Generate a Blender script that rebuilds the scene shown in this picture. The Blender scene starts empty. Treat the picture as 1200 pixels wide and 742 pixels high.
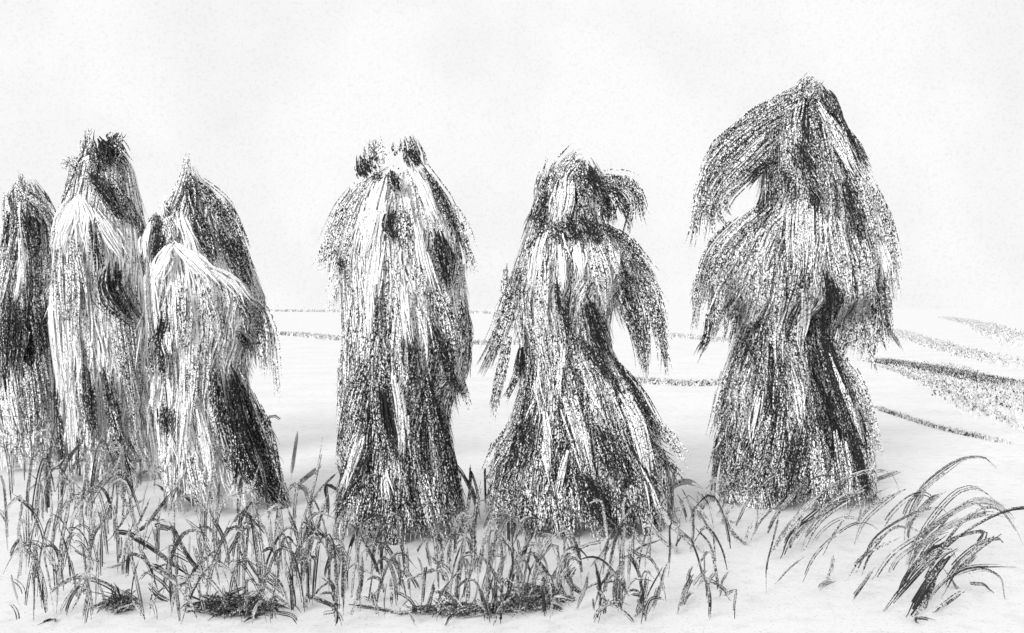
import bpy, math, random
import numpy as np
from mathutils import Vector

# ---------------------------------------------------------------- camera, sky, sun, exposure
scene = bpy.context.scene
EYE = 1.40; F = 1287.0; HOR = 362.0; CX = 600.0
cam_d = bpy.data.cameras.new('camera'); cam = bpy.data.objects.new('camera', cam_d)
scene.collection.objects.link(cam); scene.camera = cam
cam.location = (0, 0, EYE); cam.rotation_euler = (math.radians(90), 0, 0)
cam_d.sensor_width = 36.0; cam_d.lens = 36.0 * F / 1200.0
cam_d.shift_y = -(371.0 - HOR) / 1200.0
cam_d.clip_start = 0.05; cam_d.clip_end = 20000

world = bpy.data.worlds.new('World'); scene.world = world; world.use_nodes = True
nt = world.node_tree; nt.nodes.clear()
out = nt.nodes.new('ShaderNodeOutputWorld'); bg = nt.nodes.new('ShaderNodeBackground')
tc = nt.nodes.new('ShaderNodeTexCoord')
n1 = nt.nodes.new('ShaderNodeTexNoise'); n1.inputs['Scale'].default_value = 9.0; n1.inputs['Detail'].default_value = 5
n2 = nt.nodes.new('ShaderNodeTexNoise'); n2.inputs['Scale'].default_value = 420.0; n2.inputs['Detail'].default_value = 2
r1 = nt.nodes.new('ShaderNodeMapRange'); r1.inputs['From Min'].default_value = .30; r1.inputs['From Max'].default_value = .62
r1.inputs['To Min'].default_value = .90; r1.inputs['To Max'].default_value = .985
r2 = nt.nodes.new('ShaderNodeMapRange'); r2.inputs['From Min'].default_value = .28; r2.inputs['From Max'].default_value = .5
r2.inputs['To Min'].default_value = .925; r2.inputs['To Max'].default_value = 1.0
mu = nt.nodes.new('ShaderNodeMath'); mu.operation = 'MULTIPLY'
nt.links.new(tc.outputs['Generated'], n1.inputs['Vector']); nt.links.new(tc.outputs['Generated'], n2.inputs['Vector'])
nt.links.new(n1.outputs['Fac'], r1.inputs['Value']); nt.links.new(n2.outputs['Fac'], r2.inputs['Value'])
nt.links.new(r1.outputs[0], mu.inputs[0]); nt.links.new(r2.outputs[0], mu.inputs[1])
nt.links.new(mu.outputs[0], bg.inputs['Color']); bg.inputs['Strength'].default_value = 1.0
nt.links.new(bg.outputs[0], out.inputs['Surface'])

sun_d = bpy.data.lights.new('sun', 'SUN'); sun = bpy.data.objects.new('sun', sun_d)
scene.collection.objects.link(sun)
sun_d.energy = 3.2; sun_d.angle = math.radians(20); sun_d.color = (1, 1, 1)
sun.rotation_euler = Vector((0.38, 0.86, -0.34)).to_track_quat('-Z', 'Y').to_euler()
vs = scene.view_settings; vs.view_transform = 'Standard'; vs.look = 'None'; vs.gamma = 1; vs.exposure = 0.0
vs.use_curve_mapping = False

rng = np.random.default_rng(11)

def gdist(y):                       # distance of the ground seen at picture row y
    return EYE * F / (y - HOR)
def X3(x, D): return (x - CX) / F * D
def Z3(y, D): return EYE - (y - HOR) / F * D

# ---------------------------------------------------------------- materials
def charcoal(name, cell, white=.90, black=.02, stretch=.6, soft=.5):
    """dry fibre speckled black over off-white; 'tone' (0..1) is the share of black"""
    m = bpy.data.materials.new(name); m.use_nodes = True
    t = m.node_tree; b = t.nodes['Principled BSDF']
    b.inputs['Roughness'].default_value = .95; b.inputs['Specular IOR Level'].default_value = .05
    co = t.nodes.new('ShaderNodeTexCoord'); mp = t.nodes.new('ShaderNodeMapping')
    mp.inputs['Scale'].default_value = (1, 1, stretch)
    t.links.new(co.outputs['Object'], mp.inputs['Vector'])
    vo = t.nodes.new('ShaderNodeTexVoronoi'); vo.inputs['Scale'].default_value = 1 / cell
    nz = t.nodes.new('ShaderNodeTexNoise'); nz.inputs['Scale'].default_value = .35 / cell; nz.inputs['Detail'].default_value = 3
    t.links.new(mp.outputs[0], vo.inputs['Vector']); t.links.new(mp.outputs[0], nz.inputs['Vector'])
    sp = t.nodes.new('ShaderNodeSeparateColor'); t.links.new(vo.outputs['Color'], sp.inputs[0])
    at = t.nodes.new('ShaderNodeAttribute'); at.attribute_name = 'tone'
    # tone + (noise-.5)*4*tone*(1-tone)... so that pale leaves stay pale

    a = t.nodes.new('ShaderNodeMath'); a.operation = 'MULTIPLY_ADD'
    a.inputs[1].default_value = 1.0; a.inputs[2].default_value = -.5
    t.links.new(nz.outputs['Fac'], a.inputs[0])
    iv = t.nodes.new('ShaderNodeMath'); iv.operation = 'SUBTRACT'; iv.use_clamp = True; iv.inputs[0].default_value = 1.1
    t.links.new(at.outputs['Fac'], iv.inputs[1])
    m1 = t.nodes.new('ShaderNodeMath'); m1.operation = 'MULTIPLY'; t.links.new(iv.outputs[0], m1.inputs[0]); t.links.new(at.outputs['Fac'], m1.inputs[1])
    m2 = t.nodes.new('ShaderNodeMath'); m2.operation = 'MULTIPLY'; m2.inputs[1].default_value = 3.4; t.links.new(m1.outputs[0], m2.inputs[0])
    m3 = t.nodes.new('ShaderNodeMath'); m3.operation = 'MULTIPLY'; t.links.new(m2.outputs[0], m3.inputs[0]); t.links.new(a.outputs[0], m3.inputs[1])
    s = t.nodes.new('ShaderNodeMath'); s.operation = 'ADD'
    t.links.new(m3.outputs[0], s.inputs[0]); t.links.new(at.outputs['Fac'], s.inputs[1])
    d = t.nodes.new('ShaderNodeMath'); d.operation = 'SUBTRACT'
    t.links.new(s.outputs[0], d.inputs[0]); t.links.new(sp.outputs[0], d.inputs[1])
    r = t.nodes.new('ShaderNodeMapRange'); r.interpolation_type = 'SMOOTHSTEP'
    r.inputs['From Min'].default_value = -soft / 2; r.inputs['From Max'].default_value = soft / 2
    t.links.new(d.outputs[0], r.inputs['Value'])
    mx = t.nodes.new('ShaderNodeMix'); mx.data_type = 'RGBA'
    mx.inputs['A'].default_value = (white, white, white, 1); mx.inputs['B'].default_value = (black,) * 3 + (1,)
    t.links.new(r.outputs[0], mx.inputs['Factor'])
    t.links.new(mx.outputs['Result'], b.inputs['Base Color'])
    return m

M_straw = charcoal('dry_corn_leaf', .0052, white=.86)
M_grass = charcoal('grass_leaf', .0036, white=.48, black=.03, stretch=.8)
M_verge = charcoal('verge_grass', .03, white=.66, stretch=1)
M_hedge = charcoal('far_hedge', .4, white=.66, stretch=1)

def ground_mat():
    m = bpy.data.materials.new('pale_stubble_ground'); m.use_nodes = True
    t = m.node_tree; b = t.nodes['Principled BSDF']
    b.inputs['Roughness'].default_value = 1; b.inputs['Specular IOR Level'].default_value = 0
    co = t.nodes.new('ShaderNodeTexCoord')
    def rng_(scale, lo, hi, a, c, det=4):
        n = t.nodes.new('ShaderNodeTexNoise'); n.inputs['Scale'].default_value = scale; n.inputs['Detail'].default_value = det
        t.links.new(co.outputs['Object'], n.inputs['Vector'])
        r = t.nodes.new('ShaderNodeMapRange'); r.inputs['From Min'].default_value = lo; r.inputs['From Max'].default_value = hi
        r.inputs['To Min'].default_value = a; r.inputs['To Max'].default_value = c
        t.links.new(n.outputs['Fac'], r.inputs['Value']); return r.outputs[0]
    def mul(p, q):
        k = t.nodes.new('ShaderNodeMath'); k.operation = 'MULTIPLY'; t.links.new(p, k.inputs[0]); t.links.new(q, k.inputs[1]); return k.outputs[0]
    v = mul(mul(rng_(60, .25, .42, .55, 1), rng_(.9, .3, .6, .93, 1)), rng_(9, .28, .5, .88, 1))
    cm = t.nodes.new('ShaderNodeMath'); cm.operation = 'MULTIPLY'; cm.inputs[1].default_value = .785
    t.links.new(v, cm.inputs[0]); t.links.new(cm.outputs[0], b.inputs['Base Color'])
    return m

# ---------------------------------------------------------------- helpers
def tag(o, label=None, cat=None, group=None, kind=None):
    for k, v in (('label', label), ('category', cat), ('group', group), ('kind', kind)):
        if v: o[k] = v
    return o

def empty(name, loc):
    o = bpy.data.objects.new(name, None); scene.collection.objects.link(o); o.location = loc
    o.empty_display_size = .2
    return o

class Rib:
    """collects ribbons (leaves, stalks) of one part and links them as ONE mesh"""
    def __init__(s): s.v = []; s.t = []; s.f = []; s.n = 0
    def add(s, P, side, w, tone, edge=None):
        """P (k,3) centre line, side (k,3) unit vectors, w (k,) half widths, tone (k,)"""
        k = len(P)
        if edge is None:
            s.v.append(np.stack([P - side * w[:, None], P + side * w[:, None]], 1).reshape(-1, 3))
            s.t.append(np.repeat(tone, 2))
            i = s.n + 2 * np.arange(k - 1)
            s.f.append(np.stack([i, i + 1, i + 3, i + 2], 1)); s.n += 2 * k
        else:                       # a broad leaf: pale blade, dark margins, shallow fold
            up = np.cross(side, np.gradient(P, axis=0)); up /= np.linalg.norm(up, axis=1)[:, None] + 1e-9
            cols = [-1, -.6, -.42, .42, .6, 1]; tn = [edge, edge * .8, .15, .15, edge * .8, edge]
            pts = np.stack([P + side * (w * c)[:, None] + up * (w * .25 * abs(c))[:, None] for c in cols], 1)
            s.v.append(pts.reshape(-1, 3))
            s.t.append((np.array(tn)[None, :] * np.ones((k, 1)) * (tone[:, None] * 1.6)).reshape(-1))
            for c in range(5):
                i = s.n + 6 * np.arange(k - 1) + c
                s.f.append(np.stack([i, i + 1, i + 7, i + 6], 1))
            s.n += 6 * k
    def build(s, name, mat, parent=None, origin=(0, 0, 0)):
        V = np.concatenate(s.v) - np.array(origin); Fc = np.concatenate(s.f); T = np.concatenate(s.t)
        me = bpy.data.meshes.new(name)
        me.vertices.add(len(V)); me.vertices.foreach_set('co', V.astype(np.float32).ravel())
        me.loops.add(Fc.size); me.loops.foreach_set('vertex_index', Fc.astype(np.int32).ravel())
        me.polygons.add(len(Fc)); me.polygons.foreach_set('loop_start', (np.arange(len(Fc)) * 4).astype(np.int32))
        me.update(calc_edges=True)
        a = me.attributes.new('tone', 'FLOAT', 'POINT'); a.data.foreach_set('value', np.clip(T, 0, 1.3).astype(np.float32))
        me.materials.append(mat)
        o = bpy.data.objects.new(name, me); scene.collection.objects.link(o)
        if parent: o.parent = parent
        else: o.location = origin
        return o

def smooth_path(pts, n=24):
    """Catmull-Rom through the points, resampled"""
    p = np.array(pts, float)
    if len(p) == 2: return p[0] + (p[1] - p[0]) * np.linspace(0, 1, n)[:, None]
    q = np.vstack([2 * p[0] - p[1], p, 2 * p[-1] - p[-2]]); o = []
    for i in range(1, len(q) - 2):
        t = np.linspace(0, 1, 12, endpoint=False)[:, None]
        a, b, c, d = q[i - 1], q[i], q[i + 1], q[i + 2]
        o.append(.5 * (2 * b + (c - a) * t + (2 * a - 5 * b + 4 * c - d) * t ** 2 + (3 * b - a - 3 * c + d) * t ** 3))
    o.append(p[-1:]); o = np.vstack(o)
    L = np.r_[0, np.cumsum(np.linalg.norm(np.diff(o, axis=0), axis=1))]
    s = np.linspace(0, L[-1], n)
    return np.stack([np.interp(s, L, o[:, j]) for j in range(o.shape[1])], 1)

# ---------------------------------------------------------------- the setting
def sheet(name, x0, x1, y0, y1, z, mat):
    me = bpy.data.meshes.new(name)
    xs = np.linspace(x0, x1, 41); ys = np.linspace(y0, y1, 41)
    v = [(x, y, z) for y in ys for x in xs]
    f = [(j * 41 + i, j * 41 + i + 1, (j + 1) * 41 + i + 1, (j + 1) * 41 + i) for j in range(40) for i in range(40)]
    me.from_pydata(v, [], f); me.materials.append(mat)
    o = bpy.data.objects.new(name, me); scene.collection.objects.link(o); return o
ground = sheet('ground', -6000, 6000, -200, 12000, 0, ground_mat())
tag(ground, kind='structure')

def verge(name, label, line, tone, n, hgt, wid, kind='stuff', mat=None, cat='grass verge', fade=0.12, bw=.3):
    """a strip of short rough grass standing on the ground along a line seen at picture points (x, y)"""
    mat = mat or M_verge
    P = smooth_path([(X3(x, gdist(y)), gdist(y)) for x, y in line], 60)
    r = Rib()
    for _ in range(n):
        t = rng.random(); q = P[min(59, int(t * 59))] + (rng.random(2) - .5) * 2 * wid
        q = q + (P[min(59, int(t * 59) + 1)] - P[int(t * 59)]) * rng.random()
        h = hgt * rng.uniform(.4, 1.0)
        lean = rng.normal(0, .45, 2) * h
        ph = rng.random() * 6.28
        ts = np.linspace(0, 1, 3)[:, None]
        C = np.hstack([q + lean * ts ** 2, h * ts])
        s_ = np.tile([math.cos(ph), math.sin(ph), 0], (3, 1))
        f_ = min(1, t / fade, (1 - t) / fade)
        r.add(C, s_, hgt * bw * np.array([1, .8, .15]), np.full(3, tone * f_ * rng.uniform(.5, 1.4)))
    o = r.build(name, mat); tag(o, label, cat, None, kind); return o

# ---------------------------------------------------------------- corn shocks
class Shock:
    def __init__(s, label, base_y, rows, base_tone, depth=.8, n=3200, top_y=None, tone_rows=None, bottom_ragged=18):
        s.D = gdist(base_y); s.by = base_y; s.rows = np.array(rows, float); s.depth = depth
        cx = (s.rows[-1, 1] + s.rows[-1, 2]) / 2
        s.o = (X3(cx, s.D), s.D, 0.0)
        s.root = empty('corn_shock', s.o)
        tag(s.root, label, 'corn shock', 'corn shocks standing in a row across the field')
        s.parts = {}
        s.px = s.D / F; s.bt = base_tone
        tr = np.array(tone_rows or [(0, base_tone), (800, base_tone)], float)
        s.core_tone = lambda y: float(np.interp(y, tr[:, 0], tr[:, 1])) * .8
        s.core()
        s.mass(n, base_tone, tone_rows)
    def LR(s, y):
        return np.interp(y, s.rows[:, 0], s.rows[:, 1]), np.interp(y, s.rows[:, 0], s.rows[:, 2])
    def front(s, x, y, off, sign=-1):
        """picture point -> point on the rounded body (front or back)"""
        l, r = s.LR(y); c = (l + r) / 2; R = np.maximum((r - l) / 2, 4)
        u = np.clip((x - c) / R, -1, 1)
        dy = sign * (R * s.depth * np.sqrt(np.maximum(0, 1 - u * u)) + off) * s.px
        D = s.D + dy
        # keep real sizes: same lateral place as on the shock's own axis
        return np.stack([(x - CX) * s.px, D, EYE - (y - HOR) * s.px], -1)
    def part(s, name):
        if name not in s.parts: s.parts[name] = Rib()
        return s.parts[name]
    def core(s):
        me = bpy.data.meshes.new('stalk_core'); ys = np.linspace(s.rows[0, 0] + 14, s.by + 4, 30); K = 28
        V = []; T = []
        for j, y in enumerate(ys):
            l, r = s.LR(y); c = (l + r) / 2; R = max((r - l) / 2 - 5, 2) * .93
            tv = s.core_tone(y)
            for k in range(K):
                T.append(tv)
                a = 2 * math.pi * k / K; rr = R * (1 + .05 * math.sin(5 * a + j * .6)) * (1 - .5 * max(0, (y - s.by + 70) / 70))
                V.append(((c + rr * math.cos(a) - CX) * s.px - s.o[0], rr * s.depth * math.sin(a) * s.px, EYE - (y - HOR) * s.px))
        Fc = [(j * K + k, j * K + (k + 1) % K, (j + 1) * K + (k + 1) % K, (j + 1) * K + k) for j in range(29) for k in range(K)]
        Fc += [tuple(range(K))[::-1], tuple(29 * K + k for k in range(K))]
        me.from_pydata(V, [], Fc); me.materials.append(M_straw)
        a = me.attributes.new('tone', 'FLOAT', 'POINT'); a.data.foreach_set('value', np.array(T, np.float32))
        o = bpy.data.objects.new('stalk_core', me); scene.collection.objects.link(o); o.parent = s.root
    def mass(s, n, base_tone, tone_rows):
        """leaves hanging all round the body, split into sheaves by angle"""
        y0, y1 = s.rows[0, 0], s.rows[-1, 0]
        tr = np.array(tone_rows or [(y0, base_tone), (y1, base_tone)], float)
        NS = 9; ph = rng.random(4) * 6
        ribs = [Rib() for _ in range(NS)]
        for _ in range(n):
            # more leaves where the body is wide
            for _k in range(20):
                ys = rng.uniform(y0 - 2, y1 - 25); l, r = s.LR(ys)
                if rng.random() < (r - l) / 230 + .12: break
            th = rng.uniform(0, 2 * math.pi)
            L = rng.uniform(45, 130); hem = y1 - 18 + 18 * math.sin(th * 9 + ph[3]) + 12 * math.sin(th * 23 + ph[2]); ye = min(ys + L, hem + rng.uniform(-14, 10))
            if ye - ys < 15 or (ye > y1 - 35 and rng.random() < .35): continue
            k = 6; t = np.linspace(0, 1, k); y = ys + (ye - ys) * t
            l, r = s.LR(y); c = (l + r) / 2; R = (r - l) / 2
            th_ = th + rng.normal(0, .10) * t + .05 * np.sin(t * 5 + rng.random() * 6)
            lift = rng.uniform(-3, 4) + rng.normal(.5, 4.5) * t ** 2 + max(0, (ye - y1 + 60) / 60) * abs(rng.normal(0, 7)) * t ** 2
            x = c + (R + lift * .5) * np.cos(th_) ; dy = (R * s.depth + lift) * np.sin(th_)
            P = np.stack([(x - CX) * s.px, s.D + dy * s.px, EYE - (y - HOR) * s.px], 1)
            nrm = np.stack([np.cos(th_), np.sin(th_), np.zeros(k)], 1)
            tw = rng.normal(0, .5)
            side = np.stack([-np.sin(th_ + tw), np.cos(th_ + tw), np.zeros(k)], 1)
            w = rng.uniform(.7, 1.5) * s.px * np.array([.7, 1, 1, .9, .6, .12])
            # leaves of one sheaf share a colour, streaked along their length
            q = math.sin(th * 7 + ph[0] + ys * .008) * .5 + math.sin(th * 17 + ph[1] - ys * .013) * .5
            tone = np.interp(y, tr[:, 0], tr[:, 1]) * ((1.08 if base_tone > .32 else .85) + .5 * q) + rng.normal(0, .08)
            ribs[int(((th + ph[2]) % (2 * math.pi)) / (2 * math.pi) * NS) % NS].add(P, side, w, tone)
        for rb in ribs:
            if rb.n: rb.build('sheaf', M_straw, s.root, s.o)
    def lock(s, part, tone, pts, w, lay=3, dens=1.0, fray=1.0, th=6, both=False, tj=.09):
        """one lock of leaves along a path of picture points; w = half widths (start, middle, end)"""
        C = smooth_path(pts, 30)
        L = np.linalg.norm(np.diff(C, axis=0), axis=1).sum()
        wm = (w[0] + w[1] * 2 + w[2]) / 4
        n = int(max(12, dens * 4.2 * L * 2 * wm / (min(L, 75) * 1.8)))
        d = np.gradient(C, axis=0); d /= np.linalg.norm(d, axis=1)[:, None] + 1e-9
        nn = np.stack([-d[:, 1], d[:, 0]], 1)
        rb = s.part(part)
        if not isinstance(tone, (list, tuple)) and tone < .2 and pts[0][1] > 330: tone += .16; n = int(n * .5)
        if not isinstance(tone, (list, tuple)): tone = (tone, tone)
        for sg in ((-1, 1) if both else (-1,)):
            for _ in range(n):
                t0 = rng.uniform(0, .6) if L > 50 else rng.uniform(0, .4)
                t1 = min(1, t0 + rng.uniform(.35, .75)) if L > 50 else rng.uniform(.7, 1)
                k = 6; t = np.linspace(t0, t1, k); idx = t * 29
                c = np.stack([np.interp(idx, range(30), C[:, 0]), np.interp(idx, range(30), C[:, 1])], 1)
                nv = np.stack([np.interp(idx, range(30), nn[:, 0]), np.interp(idx, range(30), nn[:, 1])], 1)
                dv = np.stack([np.interp(idx, range(30), d[:, 0]), np.interp(idx, range(30), d[:, 1])], 1)
                ww = np.interp(t, [0, .5, 1], w)
                u = float(np.clip(rng.normal(0, .55), -1.35, 1.35))
                tt = np.linspace(0, 1, k)
                q = c + nv * (u * ww + rng.normal(0, 2.6) * fray * tt ** 2)[:, None] + dv * (1 if L > 48 else .35) * (rng.uniform(-8, 8) + rng.uniform(0, 9) * fray * tt ** 2)[:, None]
                off = lay + 2 + rng.uniform(0, th) + rng.normal(0, 2) * tt
                P = s.front(q[:, 0], q[:, 1], off, sg)
                tg = np.gradient(P, axis=0); tg /= np.linalg.norm(tg, axis=1)[:, None] + 1e-9
                a = rng.normal(0, .5)
                out_ = np.tile([math.sin(a), -math.cos(a), 0], (k, 1))
                side = np.cross(tg, out_); side /= np.linalg.norm(side, axis=1)[:, None] + 1e-9
                hw = rng.uniform(.6, 1.35) * s.px * np.array([.7, 1, 1, .85, .55, .1])
                ft = 1 - .3 * min(1, abs(u)) ** 1.5
                tn = np.interp(t, [0, 1], tone); tn = s.bt + (tn - s.bt) * ft * (1 - .15 * t ** 2) * (1.2 if tone[0] > .6 else 1) + rng.normal(0, tj if tone[0] > .2 else .04)
                rb.add(P, side, hw, tn)
    def fringe(s, n, tone, out=(4, 16), y0=None, y1=None):
        """loose leaf tips that stand off the outline of the shock all round"""
        y0 = y0 or s.rows[0, 0] + 25; y1 = y1 or s.rows[-1, 0] - 10; k = 6; t = np.linspace(0, 1, k)
        for _ in range(n):
            c_ = rng.integers(0, 40)                       # tips gather into pointed wisps
            q = np.random.default_rng(int(s.by) * 100 + int(c_) + 7)
            th = q.choice([0, math.pi]) + q.normal(0, .6) + rng.normal(0, .10); ys = q.uniform(y0, y1) + rng.normal(0, 7)
            L = rng.uniform(22, 48); y = ys + L * t - 6 * (1 - t); l, r = s.LR(y); R = (r - l) / 2
            lift = -2 + rng.uniform(.6, 1.1) * q.uniform(*out) * t ** 1.3 + (R[0] - R) * t * .8
            P = np.stack([((l + r) / 2 + (R + lift) * np.cos(th) - CX) * s.px, s.D + (R * s.depth + lift) * np.sin(th) * s.px, EYE - (y - HOR) * s.px], 1)
            P[:, 2] = np.maximum(P[:, 2], .01)
            a = rng.uniform(0, 3.14); side = np.tile([math.cos(a), math.sin(a), 0], (k, 1))
            s.part('loose_leaves').add(P, side, rng.uniform(.6, 1.2) * s.px * np.array([.8, 1, .9, .7, .45, .08]), tone + q.normal(0, .15) + rng.normal(0, .08) * np.ones(k))
    def tips(s, x0, x1, y0, L, n, tone, amp=6, w=5, part='hem'):
        """a hem of pointed wisps side by side"""
        for i in range(n):
            x = x0 + (x1 - x0) * (i + .5) / n + rng.normal(0, 1.5); u = (i + .5) / n * 2 - 1
            yb = y0 + rng.uniform(-amp, amp); l_ = L * rng.uniform(.6, 1.25)
            s.lock(part, tone + rng.normal(0, .12), [(x - u * 4, yb - l_ * .7), (x, yb), (x + u * l_ * .25 + rng.normal(0, 3), yb + l_ * .45)], (w, w * .8, .5), 7, fray=.5)
    def done(s):
        for k, rb in s.parts.items(): rb.build(k.split('.')[0], M_straw, s.root, s.o)

W0 = 0.06   # tone of the palest leaves
# ---- 1: cut by the left edge of the view, behind its neighbour
s = Shock('dark narrow corn shock farthest left, half hidden behind its neighbour', 548,
    [(212, 24, 40), (225, 14, 52), (245, 8, 62), (280, 4, 70), (330, 0, 74), (380, -4, 78), (430, -2, 76), (480, 0, 74), (530, 2, 78), (548, 4, 78)],
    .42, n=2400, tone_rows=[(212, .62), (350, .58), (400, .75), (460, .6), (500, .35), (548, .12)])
s.lock('tuft', .6, [(38, 240), (33, 222), (33, 206)], (10, 8, 4), 3)
s.lock('tuft.a', .5, [(20, 262), (14, 240), (12, 226)], (9, 7, 4), 3)
s.lock('hanging_leaves', .5, [(35, 225), (55, 240), (68, 262), (72, 290)], (8, 8, 5), 3)
s.lock('hanging_leaves', .9, [(44, 250), (52, 275), (56, 305)], (8, 9, 6), 8)
s.lock('hanging_leaves', W0, [(14, 260), (13, 280), (11, 300)], (4, 5, 3), 8)
s.lock('hanging_leaves.a', .5, [(30, 270), (22, 310), (14, 350)], (9, 10, 6), 4)
s.lock('hanging_leaves.a', W0, [(40, 280), (44, 310), (40, 345)], (3, 4, 3), 8)
s.lock('hanging_leaves.b', .95, [(34, 345), (36, 385), (34, 430)], (10, 18, 10), 8)
s.lock('hanging_leaves.b', .9, [(60, 360), (66, 395), (68, 430)], (6, 9, 5), 8)
s.lock('hanging_leaves.c', .75, [(18, 370), (14, 400), (16, 440)], (6, 8, 6), 6)
s.lock('hanging_leaves.c', .6, [(50, 420), (55, 460), (60, 500)], (14, 14, 8), 6)
s.lock('hanging_leaves.d', .3, [(20, 440), (28, 490), (45, 530)], (14, 14, 8), 4)
s.fringe(260, .5)
s.tips(8, 74, 520, 32, 7, .35, w=6)
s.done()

# ---- 2
s = Shock('tall pale bellied corn shock with crooked black topknot, second from left', 560,
    [(172, 112, 134), (182, 98, 146), (198, 88, 154), (220, 84, 158), (245, 76, 164), (280, 68, 170), (320, 66, 174), (370, 66, 174), (420, 72, 178), (470, 76, 180), (520, 78, 184), (560, 82, 188)],
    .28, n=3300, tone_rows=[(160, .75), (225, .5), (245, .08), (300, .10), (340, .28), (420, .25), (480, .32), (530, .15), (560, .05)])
s.lock('tuft', .65, [(108, 190), (106, 170), (108, 154)], (8, 8, 4), 4)
s.lock('tuft', .6, [(100, 205), (88, 195), (77, 192)], (10, 8, 3), 4)
s.lock('tuft.a', .98, [(128, 170), (138, 180), (150, 195)], (10, 13, 8), 8)
s.lock('tuft.a', .8, [(134, 172), (141, 162), (142, 158)], (7, 6, 4), 6)
s.lock('tuft.a', .98, [(124, 166), (132, 180), (138, 200)], (9, 13, 9), 11)
s.lock('tuft.b', .8, [(115, 205), (130, 215), (142, 230), (160, 262)], (9, 14, 7), 8)
s.lock('tuft.b', .95, [(122, 210), (138, 228), (150, 250)], (5, 7, 5), 12)
s.lock('tuft.c', .35, [(110, 195), (118, 190), (122, 200)], (5, 5, 3), 9)
s.lock('hanging_leaves', .5, [(95, 205), (88, 225), (78, 260), (70, 290)], (8, 7, 4), 5)
s.lock('hanging_leaves.a', 0.02, [(112, 235), (100, 262), (92, 295)], (5, 14, 10), 11)
s.lock('hanging_leaves.a', 0.02, [(112, 235), (122, 262), (124, 290)], (5, 12, 8), 11)
s.lock('hanging_leaves.a', 0.02, [(130, 250), (145, 275), (158, 300)], (4, 9, 7), 12)
s.lock('hanging_leaves.b', .9, [(132, 262), (136, 290), (140, 330)], (3, 5, 5), 16)
s.lock('hanging_leaves.b', .95, [(150, 312), (150, 340), (168, 372)], (11, 16, 6), 14)
s.lock('hanging_leaves.c', .75, [(160, 240), (168, 262), (176, 290)], (5, 5, 3), 7)
s.lock('hanging_leaves.d', .45, [(90, 290), (88, 330), (92, 370)], (6, 10, 8), 12)
s.lock('hanging_leaves.d', .5, [(106, 275), (112, 330), (112, 380)], (3, 9, 10), 13)
s.lock('hanging_leaves.e', .04, [(78, 330), (80, 390), (90, 450)], (6, 8, 6), 12)
s.lock('hanging_leaves.e', .10, [(105, 380), (108, 420), (106, 460)], (10, 12, 8), 12)
s.lock('hanging_leaves.f', .9, [(124, 420), (128, 460), (134, 500)], (5, 11, 6), 14)
s.lock('hanging_leaves.f', .8, [(142, 430), (152, 470), (164, 520)], (5, 8, 5), 13)
s.lock('hanging_leaves.g', .85, [(78, 460), (84, 495), (90, 545)], (5, 7, 4), 12)
s.lock('hanging_leaves.g', .0, [(104, 465), (108, 500), (110, 530)], (6, 8, 6), 13)
s.lock('hanging_leaves.h', .6, [(155, 340), (162, 400), (172, 470)], (8, 10, 7), 10)
s.lock('hanging_leaves.h', .0, [(176, 320), (177, 360), (176, 420)], (3, 4, 3), 13)
s.lock('hanging_leaves.h', .65, [(145, 500), (158, 525), (172, 548)], (10, 10, 4), 10)
s.fringe(420, .5)
s.tips(78, 180, 522, 40, 9, .4, amp=14, w=6)
s.done()

# ---- 3
s = Shock('broad corn shock with two pointed heads, its right foot kicked out', 592,
    [(195, 220, 226), (215, 212, 240), (240, 196, 262), (262, 182, 272), (290, 176, 284), (320, 176, 296), (350, 176, 308), (390, 180, 304), (430, 186, 286), (470, 186, 292), (510, 188, 308), (550, 196, 322), (592, 202, 336)],
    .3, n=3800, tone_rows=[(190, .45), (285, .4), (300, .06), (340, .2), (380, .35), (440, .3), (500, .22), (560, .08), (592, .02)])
s.lock('tuft', .45, [(215, 245), (219, 215), (222, 188)], (12, 7, 2), 4)
s.lock('tuft.a', .85, [(226, 205), (232, 225), (238, 252)], (4, 8, 6), 8)
s.lock('tuft.b', .7, [(236, 215), (262, 240), (280, 272), (288, 292)], (6, 10, 6), 6)
s.lock('tuft.b', .8, [(235, 240), (252, 280), (266, 308)], (7, 14, 8), 8)
s.lock('tuft.b', .85, [(262, 265), (278, 290), (298, 335)], (8, 14, 4), 7)
s.lock('tuft.c', .02, [(226, 252), (235, 270), (248, 296)], (3, 5, 4), 16)
s.lock('tuft.d', .75, [(200, 258), (188, 256), (180, 268)], (5, 5, 4), 8)
s.lock('tuft.d', .95, [(200, 258), (202, 280), (198, 308)], (5, 8, 5), 12)
s.lock('tuft.d', .6, [(204, 256), (216, 272), (214, 292)], (5, 6, 5), 10)
s.lock('tuft.e', .0, [(182, 262), (178, 285), (180, 305)], (3, 7, 5), 12)
s.lock('tuft.e', .0, [(196, 232), (200, 245), (206, 256)], (4, 6, 4), 8)
s.lock('hanging_leaves', 0.0, [(222, 288), (212, 305), (200, 330)], (5, 10, 8), 16)
s.lock('hanging_leaves', 0.0, [(228, 290), (245, 305), (270, 330)], (5, 9, 7), 16)
s.lock('hanging_leaves', 0.02, [(258, 315), (285, 330), (304, 352)], (4, 6, 4), 14)
s.lock('hanging_leaves.a', .55, [(235, 328), (236, 360), (234, 400)], (5, 8, 6), 16)
s.lock('hanging_leaves.a', .5, [(254, 322), (262, 355), (268, 390)], (3, 6, 5), 16)
s.lock('hanging_leaves.b', .6, [(282, 335), (300, 365), (308, 400), (312, 432)], (5, 9, 3), 8, fray=1.3)
s.lock('hanging_leaves.b', .45, [(300, 345), (318, 385), (326, 462)], (4, 5, 2), 4, fray=1.4, dens=.6)
s.lock('hanging_leaves.b', .95, [(290, 385), (296, 395), (298, 412)], (4, 5, 3), 14)
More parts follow.
